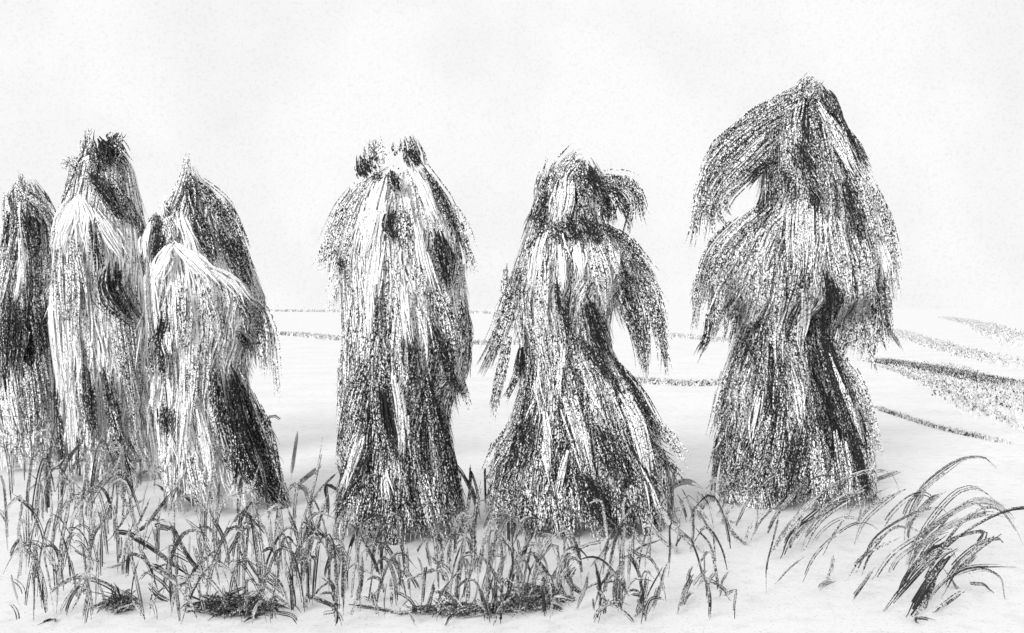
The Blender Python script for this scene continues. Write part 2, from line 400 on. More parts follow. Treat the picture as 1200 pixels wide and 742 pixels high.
s.lock('hanging_leaves.c', .9, [(212, 365), (206, 400), (208, 435)], (4, 9, 8), 15)
s.lock('hanging_leaves.c', .75, [(190, 390), (184, 420), (188, 440)], (4, 6, 4), 12)
s.lock('hanging_leaves.c', .0, [(218, 385), (216, 400), (217, 412)], (3, 5, 2), 18)
s.lock('hanging_leaves.d', .0, [(192, 440), (188, 460), (184, 485)], (3, 6, 3), 16)
s.lock('hanging_leaves.d', .85, [(208, 470), (212, 490), (208, 505)], (8, 12, 8), 14)
s.lock('hanging_leaves.e', .0, [(234, 425), (234, 470), (232, 520)], (4, 7, 6), 15)
s.lock('hanging_leaves.e', .0, [(248, 470), (258, 510), (266, 550)], (4, 6, 4), 15)
s.lock('hanging_leaves.f', .9, [(264, 425), (270, 470), (280, 515)], (4, 6, 5), 14)
s.lock('hanging_leaves.g', .95, [(278, 430), (296, 495), (316, 550), (336, 590)], (8, 18, 5), 12, dens=1.3)
s.lock('hanging_leaves.g', .9, [(290, 500), (294, 530), (292, 558)], (6, 9, 4), 13)
s.lock('hanging_leaves.h', .45, [(250, 400), (246, 440), (242, 480)], (9, 9, 6), 12)
s.lock('hanging_leaves.i', .25, [(205, 510), (204, 545), (212, 575)], (10, 9, 5), 10)
s.lock('hanging_leaves.i', .4, [(240, 520), (250, 560), (262, 590)], (5, 6, 3), 10)
s.fringe(420, .5)
s.tips(196, 326, 548, 40, 10, .4, amp=14, w=6)
s.done()

# ---- 4
s = Shock('slim upright corn shock with two round tufts like horns on top', 622,
    [(196, 452, 492), (203, 442, 502), (215, 426, 510), (240, 414, 522), (270, 406, 534), (310, 400, 540), (350, 402, 545), (400, 404, 550), (440, 404, 545), (465, 406, 528), (500, 408, 524), (540, 404, 532), (580, 398, 540), (622, 394, 546)],
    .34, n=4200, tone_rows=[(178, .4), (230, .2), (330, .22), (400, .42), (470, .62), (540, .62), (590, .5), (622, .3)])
s.lock('tuft', .55, [(446, 200), (440, 185), (438, 164)], (11, 11, 6), 4)
s.lock('tuft', .98, [(434, 208), (428, 198), (424, 186)], (11, 9, 5), 9)
s.lock('tuft', .8, [(440, 212), (448, 212), (452, 204)], (5, 6, 4), 10)
s.lock('tuft', .15, [(448, 185), (452, 180), (454, 195)], (4, 5, 3), 9)
s.lock('tuft.a', .7, [(488, 200), (484, 185), (480, 164)], (11, 11, 7), 4)
s.lock('tuft.a', .95, [(480, 180), (488, 188), (494, 196)], (5, 7, 5), 10)
s.lock('tuft.a', .6, [(470, 185), (466, 178), (466, 174)], (5, 4, 3), 6)
s.lock('tuft.b', .95, [(464, 206), (468, 218), (472, 232)], (4, 7, 3), 12)
s.lock('hanging_leaves', .45, [(434, 212), (412, 240), (395, 275), (382, 308)], (9, 13, 9), 4, fray=1.5)
s.lock('hanging_leaves', .35, [(420, 260), (404, 300), (394, 350)], (8, 12, 4), 4, fray=1.6, dens=.8)
s.lock('hanging_leaves', .85, [(402, 300), (405, 312), (406, 320)], (5, 6, 4), 9)
s.lock('hanging_leaves.a', .03, [(455, 215), (445, 255), (436, 300)], (6, 12, 12), 9)
s.lock('hanging_leaves.a', .03, [(452, 290), (446, 340), (444, 385)], (6, 8, 6), 12)
s.lock('hanging_leaves.b', .95, [(468, 250), (466, 270), (470, 290)], (5, 8, 5), 15)
s.lock('hanging_leaves.b', .6, [(476, 245), (482, 275), (486, 300)], (6, 11, 8), 12)
s.lock('hanging_leaves.c', .02, [(488, 205), (500, 228), (512, 255)], (6, 8, 5), 13)
s.lock('hanging_leaves.d', .8, [(498, 200), (514, 225), (528, 250), (538, 285)], (5, 8, 4), 7)
s.lock('hanging_leaves.d', .98, [(516, 270), (524, 300), (528, 332)], (7, 14, 6), 10)
s.lock('hanging_leaves.d', .55, [(528, 245), (542, 275), (552, 305)], (6, 8, 5), 3, fray=1.6)
s.lock('hanging_leaves.e', .5, [(534, 280), (538, 310), (536, 340)], (5, 7, 4), 3, fray=1.5)
s.lock('hanging_leaves.e', .02, [(494, 265), (502, 300), (512, 340)], (3, 6, 5), 14)
s.lock('hanging_leaves.f', .5, [(490, 290), (498, 320), (500, 350)], (6, 7, 4), 13)
s.lock('hanging_leaves.g', 0.02, [(480, 330), (482, 365), (488, 400)], (3, 6, 3), 14)
s.lock('hanging_leaves.g', 0.02, [(494, 350), (502, 380), (506, 410)], (3, 5, 3), 14)
s.lock('hanging_leaves.h', .8, [(450, 340), (450, 375), (446, 410)], (2, 4, 3), 15)
s.lock('hanging_leaves.h', .9, [(484, 375), (490, 410), (492, 450)], (3, 9, 6), 12)
s.lock('hanging_leaves.h', .9, [(514, 380), (524, 410), (532, 440), (540, 460)], (6, 9, 3), 13)
s.lock('hanging_leaves.i', .65, [(538, 345), (547, 385), (548, 430)], (5, 8, 4), 5)
s.lock('hanging_leaves.i', .6, [(515, 340), (528, 375), (536, 420)], (5, 8, 6), 8)
s.lock('hanging_leaves.i', .5, [(530, 420), (540, 445), (548, 470)], (6, 7, 3), 4, fray=1.5)
s.lock('hanging_leaves.j', .65, [(444, 415), (424, 450), (410, 500), (402, 538)], (9, 13, 6), 10)
s.lock('hanging_leaves.j', .4, [(408, 380), (404, 430), (402, 480)], (5, 8, 4), 4)
s.lock('hanging_leaves.k', 1.0, [(458, 450), (463, 490), (472, 530)], (7, 10, 5), 14)
s.lock('hanging_leaves.k', .9, [(486, 540), (488, 570), (500, 600)], (5, 7, 4), 13)
s.lock('hanging_leaves.k', .2, [(470, 430), (476, 470), (480, 520)], (4, 6, 4), 14)
s.lock('hanging_leaves.l', .9, [(504, 420), (514, 470), (524, 530), (538, 590)], (6, 8, 5), 11)
s.lock('hanging_leaves.m', 0.0, [(436, 485), (424, 525), (406, 570)], (3, 5, 5), 16)
s.lock('hanging_leaves.m', .85, [(440, 520), (420, 562), (398, 592)], (5, 9, 5), 10, fray=1.2)
s.lock('hanging_leaves.n', .8, [(446, 545), (444, 580), (430, 612)], (10, 15, 10), 12)
s.lock('hanging_leaves.n', .75, [(466, 560), (470, 600), (474, 635)], (9, 9, 4), 12)
s.lock('hanging_leaves.o', .6, [(500, 545), (512, 590), (520, 625)], (10, 10, 5), 10)
s.lock('hanging_leaves.o', .1, [(458, 540), (460, 560), (462, 575)], (4, 6, 3), 17)
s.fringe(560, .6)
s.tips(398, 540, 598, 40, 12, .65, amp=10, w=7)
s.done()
# ---- 5
s = Shock('thickset corn shock with a hooded head and a tuft poking out right', 612,
    [(186, 664, 694), (205, 642, 706), (230, 630, 712), (260, 622, 708), (285, 614, 724), (310, 604, 748), (328, 600, 744), (348, 600, 722), (370, 604, 714), (400, 610, 712), (425, 614, 722), (450, 612, 738), (480, 604, 752), (510, 596, 766), (540, 584, 780), (575, 576, 784), (612, 576, 784)],
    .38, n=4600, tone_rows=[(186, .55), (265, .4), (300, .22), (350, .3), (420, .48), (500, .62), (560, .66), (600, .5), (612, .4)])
s.lock('hood', .65, [(640, 260), (636, 225), (646, 198)], (8, 9, 8), 4)
s.lock('hood', .5, [(655, 215), (665, 198), (680, 182)], (10, 12, 8), 4)
s.lock('hood.a', .98, [(684, 198), (692, 215), (702, 235)], (9, 12, 7), 10)
s.lock('hood.a', .8, [(668, 205), (678, 230), (690, 262)], (5, 6, 4), 13)
s.lock('hood.b', .2, [(660, 215), (656, 240), (650, 262)], (8, 11, 8), 12)
s.lock('hood.b', .85, [(640, 228), (632, 250), (626, 272)], (6, 7, 5), 9)
s.lock('hood.c', .75, [(698, 212), (722, 212), (742, 224), (750, 250)], (7, 9, 3), 6, fray=1.6)
s.lock('hood.c', .85, [(704, 222), (722, 228), (734, 246), (736, 262)], (9, 12, 4), 8, fray=1.4)
s.lock('hood.c', .9, [(704, 228), (714, 245), (716, 264)], (8, 8, 4), 9, fray=1.2)
s.lock('hood.c', .6, [(700, 218), (716, 216), (730, 218)], (10, 8, 4), 5, fray=1.4)
s.lock('collar', .9, [(644, 262), (652, 274), (656, 290)], (6, 8, 3), 13, fray=1.5)
s.lock('collar', .98, [(660, 258), (668, 272), (674, 290)], (8, 9, 3), 13, fray=1.5)
s.lock('collar', .95, [(680, 256), (688, 270), (698, 290)], (8, 9, 3), 13, fray=1.5)
s.lock('collar', .8, [(690, 265), (712, 272), (735, 290), (758, 318)], (6, 11, 7), 9, fray=1.3)
s.lock('collar', .7, [(640, 262), (625, 285), (612, 305)], (6, 6, 4), 9)
s.lock('hanging_leaves', .02, [(636, 275), (628, 300), (622, 335)], (5, 6, 4), 12)
s.lock('hanging_leaves', .02, [(652, 282), (654, 310), (656, 335)], (4, 6, 3), 15)
s.lock('hanging_leaves', .02, [(672, 285), (674, 305), (676, 325)], (4, 7, 4), 15)
s.lock('hanging_leaves.a', .35, [(634, 295), (634, 340), (636, 385)], (7, 9, 7), 10)
s.lock('hanging_leaves.a', .4, [(690, 285), (700, 320), (708, 360)], (8, 13, 9), 9)
s.lock('hanging_leaves.b', .65, [(730, 290), (752, 325), (768, 360), (776, 388)], (8, 11, 6), 3, fray=1.5)
s.lock('hanging_leaves.b', .75, [(720, 300), (738, 350), (750, 400), (754, 432)], (8, 13, 3), 3, fray=1.3)
s.lock('hanging_leaves.b', .7, [(750, 330), (768, 370), (776, 400), (780, 428)], (6, 6, 3), 3, fray=1.2)
s.lock('hanging_leaves.b', .8, [(722, 330), (734, 372), (746, 396)], (4, 6, 2), 7, fray=1)
s.lock('hanging_leaves.c', .6, [(612, 310), (598, 350), (586, 390), (568, 428)], (5, 9, 7), 5, fray=1.4)
s.lock('hanging_leaves.c', .5, [(592, 308), (591, 330), (592, 350)], (2, 4, 4), 3)
s.lock('hanging_leaves.c', .6, [(594, 390), (588, 430), (580, 465), (578, 490)], (7, 7, 2), 7, fray=1)
s.lock('hanging_leaves.d', .95, [(612, 405), (610, 425), (608, 442)], (4, 6, 4), 14)
s.lock('hanging_leaves.d', .7, [(608, 430), (600, 450), (590, 470)], (5, 4, 2), 10)
s.lock('hanging_leaves.e', .95, [(648, 325), (652, 355), (662, 390)], (2, 3, 2), 17)
s.lock('hanging_leaves.e', .9, [(664, 345), (662, 375), (672, 405)], (3, 4, 3), 16)
s.lock('hanging_leaves.f', 1.0, [(682, 350), (694, 385), (706, 418)], (5, 13, 12), 14)
s.lock('hanging_leaves.f', .9, [(672, 395), (690, 410), (708, 440)], (4, 8, 6), 13)
s.lock('hanging_leaves.g', .05, [(658, 400), (656, 425), (654, 455)], (4, 7, 4), 15)
s.lock('hanging_leaves.g', .05, [(630, 425), (632, 455), (636, 480)], (3, 6, 3), 15)
s.lock('hanging_leaves.h', .9, [(716, 420), (738, 450), (756, 480), (770, 510)], (6, 8, 4), 7)
s.lock('hanging_leaves.h', .3, [(720, 450), (740, 490), (752, 540)], (8, 10, 6), 10)
s.lock('hanging_leaves.h', .55, [(755, 480), (775, 505), (796, 530)], (7, 9, 5), 3, fray=1.6)
s.lock('hanging_leaves.i', .9, [(618, 480), (612, 510), (604, 540)], (7, 11, 9), 10)
s.lock('hanging_leaves.i', .6, [(606, 490), (590, 520), (576, 550)], (8, 11, 5), 4, fray=1.3)
s.lock('hanging_leaves.i', .75, [(605, 560), (615, 585), (622, 612)], (14, 16, 8), 9)
s.lock('hanging_leaves.j', .0, [(636, 480), (638, 510), (640, 545)], (3, 6, 3), 16)
s.lock('hanging_leaves.j', .0, [(662, 515), (656, 540), (650, 560)], (3, 7, 4), 16)
s.lock('hanging_leaves.k', .9, [(692, 485), (704, 515), (712, 545)], (9, 14, 9), 12)
s.lock('hanging_leaves.k', .95, [(676, 540), (690, 565), (706, 600)], (8, 19, 8), 13)
s.lock('hanging_leaves.k', .7, [(650, 560), (655, 590), (658, 618)], (10, 12, 5), 10)
s.lock('hanging_leaves.l', .95, [(728, 510), (742, 535), (756, 562)], (2, 3, 2), 15)
s.lock('hanging_leaves.l', .0, [(732, 520), (748, 550), (762, 590)], (2, 4, 3), 16)
s.lock('hanging_leaves.m', .8, [(716, 560), (726, 590), (734, 618)], (8, 9, 4), 12)
s.lock('hanging_leaves.m', .65, [(740, 550), (748, 585), (750, 615)], (8, 9, 4), 10)
s.lock('hanging_leaves.n', .35, [(660, 450), (672, 490), (682, 530)], (10, 10, 7), 10)
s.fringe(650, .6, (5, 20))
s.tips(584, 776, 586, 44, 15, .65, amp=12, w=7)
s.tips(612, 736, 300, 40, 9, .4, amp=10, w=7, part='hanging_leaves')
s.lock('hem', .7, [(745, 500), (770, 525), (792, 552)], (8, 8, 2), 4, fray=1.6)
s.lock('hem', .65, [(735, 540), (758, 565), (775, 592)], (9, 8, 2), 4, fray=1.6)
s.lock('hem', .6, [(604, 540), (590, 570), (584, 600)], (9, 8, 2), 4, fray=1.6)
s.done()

# ---- 6
s = Shock('largest corn shock, tallest of all, farthest right, with a drooping left wing', 584,
    [(100, 936, 962), (115, 920, 974), (140, 902, 984), (170, 896, 996), (205, 897, 1006), (240, 892, 1018), (275, 868, 1022), (310, 846, 1024), (350, 846, 1020), (372, 860, 985), (392, 868, 966), (430, 856, 984), (470, 846, 1004), (510, 844, 1014), (550, 840, 1018), (584, 838, 1020)],
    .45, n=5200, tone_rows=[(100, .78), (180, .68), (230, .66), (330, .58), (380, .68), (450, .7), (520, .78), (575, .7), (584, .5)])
s.lock('cap', .65, [(935, 125), (945, 108), (955, 98)], (12, 14, 8), 4)
s.lock('cap', .9, [(950, 112), (955, 125), (960, 140)], (6, 8, 6), 10)
s.lock('cap', .9, [(966, 110), (974, 130), (980, 145)], (5, 6, 4), 7)
s.lock('wing', .62, [(945, 108), (910, 125), (878, 145), (852, 168)], (10, 12, 8), 3, fray=1.2)
s.lock('wing', .65, [(910, 140), (875, 165), (845, 195), (824, 240)], (16, 20, 9), 4, fray=1.4)
s.lock('wing', .6, [(900, 165), (870, 195), (846, 220), (832, 250)], (14, 15, 12), 6, fray=1.2)
s.lock('wing', .55, [(850, 170), (830, 205), (818, 245), (812, 276)], (8, 8, 4), 3, fray=1.5)
s.lock('wing', .85, [(900, 188), (880, 205), (868, 220)], (5, 7, 4), 10)
s.lock('wing', .3, [(832, 240), (830, 262), (828, 285)], (9, 8, 3), 5, fray=1.6, dens=.6)
s.lock('hanging_leaves', .95, [(918, 172), (930, 195), (936, 215)], (8, 8, 4), 12)
s.lock('hanging_leaves', .85, [(930, 205), (938, 225), (948, 240)], (5, 4, 2), 13)
s.lock('hanging_leaves', .8, [(905, 200), (912, 225), (908, 240)], (7, 8, 5), 10)
s.lock('hanging_leaves.a', .34, [(945, 130), (960, 160), (985, 205)], (7, 10, 7), 12)
s.lock('hanging_leaves.b', .92, [(972, 215), (978, 245), (986, 275)], (8, 11, 7), 12)
s.lock('hanging_leaves.b', .9, [(976, 140), (990, 165), (1010, 195)], (4, 6, 2), 5, fray=1.2)
s.lock('hanging_leaves.b', .75, [(985, 148), (1002, 170), (1012, 190)], (4, 5, 2), 3, fray=1.2)
s.lock('hanging_leaves.c', .55, [(1000, 195), (1022, 240), (1036, 285), (1043, 335)], (9, 14, 7), 3, fray=1.4)
s.lock('hanging_leaves.c', .6, [(990, 215), (1008, 260), (1022, 310)], (9, 13, 9), 6)
s.lock('hanging_leaves.c', .08, [(1024, 285), (1030, 305), (1032, 325)], (4, 6, 3), 12)
s.lock('hanging_leaves.d', .6, [(895, 245), (862, 275), (838, 305), (822, 350)], (10, 14, 9), 4, fray=1.3)
s.lock('hanging_leaves.d', .5, [(880, 270), (860, 310), (845, 345), (834, 385)], (14, 18, 8), 6, fray=1.5)
s.lock('hanging_leaves.d', .5, [(828, 300), (818, 340), (814, 375)], (7, 6, 2), 3, fray=1.5)
s.lock('hanging_leaves.e', .5, [(880, 300), (876, 340), (868, 390)], (14, 15, 7), 7, fray=1.5)
s.lock('hanging_leaves.e', .38, [(925, 240), (920, 280), (915, 320)], (18, 20, 14), 6)
s.lock('hanging_leaves.f', 1.0, [(942, 318), (950, 345), (958, 372)], (4, 9, 9), 13)
s.lock('hanging_leaves.f', .55, [(985, 280), (1000, 325), (1008, 370), (1006, 405)], (14, 18, 9), 5, fray=1.5)
s.lock('hanging_leaves.f', .6, [(1015, 300), (1032, 345), (1036, 390)], (11, 12, 7), 3, fray=1.6)
s.lock('hanging_leaves.g', .5, [(975, 330), (984, 370), (988, 400)], (9, 10, 4), 6, fray=1.5)
s.lock('hanging_leaves.g', .55, [(1020, 360), (1024, 395), (1020, 418)], (7, 6, 2), 4, fray=1.5)
s.lock('hanging_leaves.h', .45, [(955, 270), (960, 310), (968, 350)], (12, 13, 9), 7)
s.lock('stalk_bundle', .9, [(888, 372), (874, 392), (862, 425)], (8, 12, 8), 11)
s.lock('stalk_bundle', .6, [(868, 400), (852, 450), (838, 508)], (9, 10, 5), 5, fray=1.2)
s.lock('stalk_bundle', .5, [(872, 420), (862, 460), (858, 500)], (8, 9, 5), 8)
s.lock('stalk_bundle.a', .15, [(904, 352), (898, 385), (894, 420)], (4, 6, 4), 15)
s.lock('stalk_bundle.a', .15, [(918, 345), (924, 375), (924, 400)], (6, 8, 5), 13)
s.lock('stalk_bundle.a', .0, [(908, 420), (913, 450), (916, 480)], (3, 6, 3), 16)
s.lock('stalk_bundle.g', .0, [(876, 455), (868, 485), (864, 505)], (3, 6, 3), 16)
s.lock('stalk_bundle.b', 1.0, [(944, 360), (954, 400), (966, 450), (978, 500)], (8, 14, 9), 12)
s.lock('stalk_bundle.b', 1.0, [(970, 480), (985, 530), (998, 572)], (8, 9, 4), 12)
s.lock('stalk_bundle.b', .95, [(930, 370), (930, 430), (936, 490), (944, 540)], (2, 2, 2), 16)
s.lock('stalk_bundle.c', .55, [(965, 395), (990, 440), (1010, 485), (1022, 525)], (8, 11, 5), 6, fray=1.3)
s.lock('stalk_bundle.c', .6, [(1005, 500), (1012, 540), (1014, 568)], (9, 9, 4), 6, fray=1.2)
s.lock('stalk_bundle.c', .5, [(955, 410), (968, 450), (985, 500)], (3, 5, 3), 15)
s.lock('stalk_bundle.d', .9, [(918, 490), (910, 530), (902, 565)], (10, 14, 6), 12)
s.lock('stalk_bundle.d', .7, [(890, 470), (880, 510), (868, 560)], (12, 18, 14), 9)
s.lock('stalk_bundle.e', .5, [(936, 500), (936, 540), (934, 568)], (8, 9, 4), 11)
s.lock('stalk_bundle.e', .6, [(960, 500), (966, 540), (970, 575)], (8, 9, 4), 11)
s.lock('stalk_bundle.f', .5, [(862, 550), (868, 575), (876, 598)], (16, 16, 6), 6)
s.fringe(750, .65, (5, 20))
s.tips(846, 1012, 552, 44, 14, .75, amp=10, w=8)
s.tips(822, 905, 384, 66, 11, .65, amp=14, w=5, part='hanging_leaves')
s.tips(968, 1038, 384, 70, 10, .7, amp=16, w=5, part='hanging_leaves')
s.tips(818, 850, 250, 36, 5, .55, amp=10, w=5, part='wing')
s.lock('hem', .7, [(985, 500), (1008, 540), (1020, 580)], (10, 9, 2), 4, fray=1.6)
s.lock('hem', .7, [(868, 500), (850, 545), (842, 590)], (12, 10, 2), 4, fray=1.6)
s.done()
# ---------------------------------------------------------------- field boundaries and the bank
verge('verge', 'thin grey grass line across the far field between the pale shocks', [(290, 392), (340, 393), (430, 401), (580, 404), (620, 403)], .22, 2600, .22, .30)
verge('verge', 'grey grass line nearer than the others, left of the largest shock', [(735, 447), (780, 451), (830, 452), (880, 447)], .25, 1500, .13, .10, bw=.15)
verge('verge', 'short curved grass line above it, left of the largest shock', [(740, 394), (790, 395), (830, 399), (870, 404)], .18, 1200, .22, .25)
verge('verge', 'thin dark grass edge crossing the lowest part of the right slope', [(1024, 478), (1060, 490), (1110, 505), (1184, 521)], .5, 1300, .06, .05, bw=.08)
verge('verge', 'shaggy grey grass bank, darkest strip at the right edge', [(1020, 423), (1080, 432), (1140, 444), (1215, 458)], .68, 5200, .12, .30, bw=.16)
verge('verge', 'pale scrubby grass on the slope below the dark bank', [(1075, 425), (1120, 445), (1160, 462), (1220, 492)], .3, 3600, .08, .8, bw=.2)
verge('verge', 'thin grass line at the foot of the bank', [(1022, 426), (1090, 450), (1150, 480), (1215, 512)], .35, 1500, .06, .06, bw=.15)
verge('verge', 'upper grey grass strip beyond the bank', [(1040, 386), (1090, 402), (1140, 416), (1215, 432)], .26, 3000, .16, .6, bw=.16)
verge('verge', 'highest grey grass streak near the skyline at right', [(1105, 372), (1140, 379), (1175, 392), (1215, 408)], .26, 2400, .3, 1.0, bw=.2)
verge('hedgerow', 'low grey hedgerow along the skyline behind the slim shock', [(296, 365), (400, 366), (500, 367), (560, 367.5), (640, 368)], .2, 1600, 1.3, 2.5, mat=M_hedge, cat='hedgerow')

# ---------------------------------------------------------------- foreground grass
def stroke(rb, tone, pts, w=2.2, lead=0.0, broad=False):
    """one grass leaf; its lowest picture point stands on the ground"""
    yb = max(p[1] for p in pts); D = gdist(min(max(yb, 505), 760)); px = D / F
    C = smooth_path([(p[0] + rng.normal(0, .8), p[1] + rng.normal(0, .8)) for p in pts], 16)
    k = 16; t = np.linspace(0, 1, k)
    low = (C[:, 1].max() - C[:, 1]) / max(1, np.ptp(C[:, 1]))
    D_ = D - rng.uniform(-.12, .16) * low ** 2
    P = np.stack([(C[:, 0] - CX) * px, D_, np.maximum(.004, EYE - (C[:, 1] - HOR) * px)], 1)
    tg = np.gradient(P, axis=0); tg /= np.linalg.norm(tg, axis=1)[:, None] + 1e-9
    a = rng.normal(0, .45); side = np.cross(tg, np.tile([math.sin(a), -math.cos(a), .15], (k, 1)))
    side /= np.linalg.norm(side, axis=1)[:, None] + 1e-9
    prof = np.clip(np.minimum((t + .12) / .3, (1.06 - t) / .3), .15, 1)
    tn = tone * (1 + .25 * np.sin(t * 9 + rng.random() * 6)) + rng.normal(0, .05)
    if broad: rb.add(P, side, w * .62 * px * prof, tn, edge=1.0); return
    nf = max(1, int(w * 1.0))       # the leaf splits into dry fibres
    for q in range(nf):
        o_ = ((q + .5) / nf * 2 - 1) * w * .55 + rng.normal(0, .25)
        j0, j1 = sorted((rng.integers(0, 4), 16 - rng.integers(0, 5))); sl = slice(j0, j1)
        Q = P + side * (o_ * px * prof * (1 + .15 * np.sin(t * 7 + rng.random() * 6)))[:, None] + np.array([0, rng.uniform(-.012, .012), 0])
        Q[:, 2] = np.maximum(Q[:, 2], .003)
        rb.add(Q[sl], side[sl], (rng.uniform(.45, .95) * px * prof)[sl], (tn + rng.normal(0, .13))[sl])

def clump(name, label, cat, strokes, group=None, leafname=None):
    x = np.mean([p[0] for st in strokes for p in st[1]]); yb = max(p[1] for st in strokes for p in st[1])
    D = gdist(min(yb, 742)); org = (X3(x, D), D, 0)
    if leafname:
        root = empty(name, org)
        for st in strokes:
            rb = Rib(); stroke(rb, st[0], st[1], *st[2:]); rb.build(leafname, M_grass, root, org)
        tag(root, label, cat, group); return root
    rb = Rib()
    for st in strokes: stroke(rb, st[0], st[1], *st[2:])
    o = rb.build(name, M_grass, None, org); tag(o, label, cat, group); return o

G = 'grass clumps in front of the shocks'
clump('grass_clump', 'tall rounded grass loops in the bottom left corner', 'grass clump', [
    (.6, [(81, 533), (104, 524), (130, 531), (140, 546), (156, 565), (158, 580)], 3.5),
    (.4, [(75, 539), (52, 559), (33, 575), (23, 595)], 5),
    (.35, [(70, 541), (56, 556), (44, 562)], 5),
    (.5, [(76, 542), (77, 595), (72, 630), (67, 683), (67, 722)], 4.5),
    (.5, [(62, 559), (59, 611), (52, 647), (55, 676), (64, 725)], 4),
    (.3, [(20, 656), (26, 621), (39, 604), (49, 621), (48, 645)], 4),
    (.3, [(30, 660), (32, 630), (40, 612)], 3), (.3, [(18, 665), (20, 690), (24, 710)], 3),
    (.85, [(47, 673), (50, 705), (56, 725)], 3.4), (.5, [(60, 625), (74, 650), (74, 680)], 4),
    (.85, [(55, 725), (62, 727), (70, 724)], 4), (.5, [(66, 725), (78, 702), (107, 660)], 3.2),
    (.4, [(56, 700), (68, 688), (104, 668)], 4), (.3, [(20, 690), (28, 640), (30, 610)], 3)], G, 'leaf')
clump('grass_clump', 'dense criss-crossed grass clump in front of the pale bellied shock', 'grass clump', [
    (.55, [(137, 539), (124, 559), (108, 578), (103, 598), (106, 622)], 5.5),
    (.45, [(143, 545), (140, 560), (128, 572)], 5.5),
    (.5, [(98, 578), (84, 600), (80, 625), (84, 650)], 4),
    (.8, [(134, 585), (124, 608), (111, 624), (104, 656)], 5),
    (.6, [(108, 590), (106, 620), (107, 660)], 4),
    (.5, [(108, 660), (94, 696), (78, 728)], 3), (.5, [(107, 665), (104, 690), (94, 728)], 3),
    (.5, [(111, 666), (110, 700), (109, 728)], 3), (.6, [(112, 664), (121, 673), (124, 709), (127, 728)], 3.4),
    (.45, [(170, 583), (152, 600), (134, 625), (120, 640)], 3.6), (.45, [(172, 586), (162, 610), (156, 626)], 3),
    (.85, [(84, 634), (98, 648), (128, 664)], 2.8), (.5, [(146, 640), (144, 660), (118, 668)], 3),
    (.85, [(134, 682), (138, 700), (140, 716)], 7), (.8, [(140, 716), (148, 700), (152, 690)], 5),
    (.8, [(126, 706), (138, 712), (150, 712)], 5), (.6, [(158, 702), (166, 715), (170, 728)], 3)], G, 'leaf')
clump('grass_clump', 'dark slanting blades crossing between the two left shocks', 'grass clump', [
    (.55, [(196, 578), (183, 598), (170, 617), (150, 627)], 4),
    (.5, [(183, 546), (190, 560), (197, 572), (202, 598)], 3),
    (.55, [(160, 572), (166, 556), (182, 548)], 4),
    (.95, [(147, 627), (173, 640), (202, 660), (225, 676)], 5), (.9, [(163, 640), (174, 665), (186, 696)], 4),
    (.9, [(176, 680), (186, 696), (202, 705)], 6), (.95, [(186, 652), (196, 668), (212, 683)], 6),
    (.85, [(196, 614), (212, 640), (228, 662), (245, 673)], 5), (.9, [(186, 610), (198, 618), (204, 624)], 7),
    (.7, [(153, 630), (157, 663), (163, 696), (170, 728)], 3.4), (.8, [(172, 606), (190, 606), (205, 615)], 3.5),
    (.5, [(200, 640), (204, 680), (200, 725)], 3), (.5, [(186, 690), (184, 728)], 3), (.45, [(178, 670), (176, 728)], 3),
    (.7, [(220, 640), (232, 665), (243, 690)], 4)], G, 'leaf')
clump('grass_clump', 'hooked grass blades curling over below the two-headed shock', 'grass clump', [
    (.65, [(217, 546), (228, 555), (234, 585), (236, 650)], 3.4),
    (.8, [(205, 578), (218, 584), (234, 594)], 5), (.5, [(234, 594), (222, 596), (212, 606)], 3.4),
    (.6, [(234, 594), (238, 620), (238, 655)], 4),
    (.5, [(293, 587), (277, 580), (261, 588), (254, 614), (246, 648)], 4.5), (.55, [(293, 585), (299, 604), (286, 626)], 4),
    (.8, [(277, 611), (280, 637), (297, 679)], 3), (.7, [(241, 640), (256, 655), (274, 670)], 3),
    (.5, [(250, 590), (244, 610), (240, 632)], 4), (.3, [(270, 560), (268, 575)], 4), (.85, [(257, 690), (266, 700), (290, 706)], 6),
    (.5, [(300, 600), (312, 620), (318, 650)], 3), (.45, [(316, 600), (320, 630), (326, 655), (330, 680)], 3),
    (.7, [(280, 650), (313, 689), (345, 715)], 3), (.6, [(300, 672), (318, 682), (332, 698)], 5)], G, 'leaf')
clump('grass_clump', 'leaning pale grass stems between the two-headed and the slim shock', 'grass clump', [
    (.45, [(353, 503), (345, 529), (339, 562)], 4), (.5, [(378, 513), (375, 539), (365, 581), (355, 614), (345, 663)], 3.6),
    (.65, [(384, 578), (375, 607), (361, 640), (352, 679)], 5),
    (.5, [(404, 598), (395, 618), (398, 640)], 5), (.55, [(385, 640), (392, 632), (402, 645), (402, 722)], 4),
    (.5, [(342, 572), (355, 575), (363, 588)], 5), (.45, [(397, 542), (400, 565), (384, 582)], 4),
    (.45, [(366, 590), (356, 630), (346, 676)], 5), (.45, [(346, 570), (360, 560), (376, 545)], 4),
    (.5, [(374, 596), (362, 650), (360, 700)], 3), (.4, [(330, 590), (328, 640), (332, 672)], 3),
    (.85, [(362, 600), (370, 620), (377, 600)], 3), (.3, [(345, 600), (340, 630), (343, 660)], 3)], G, 'leaf')
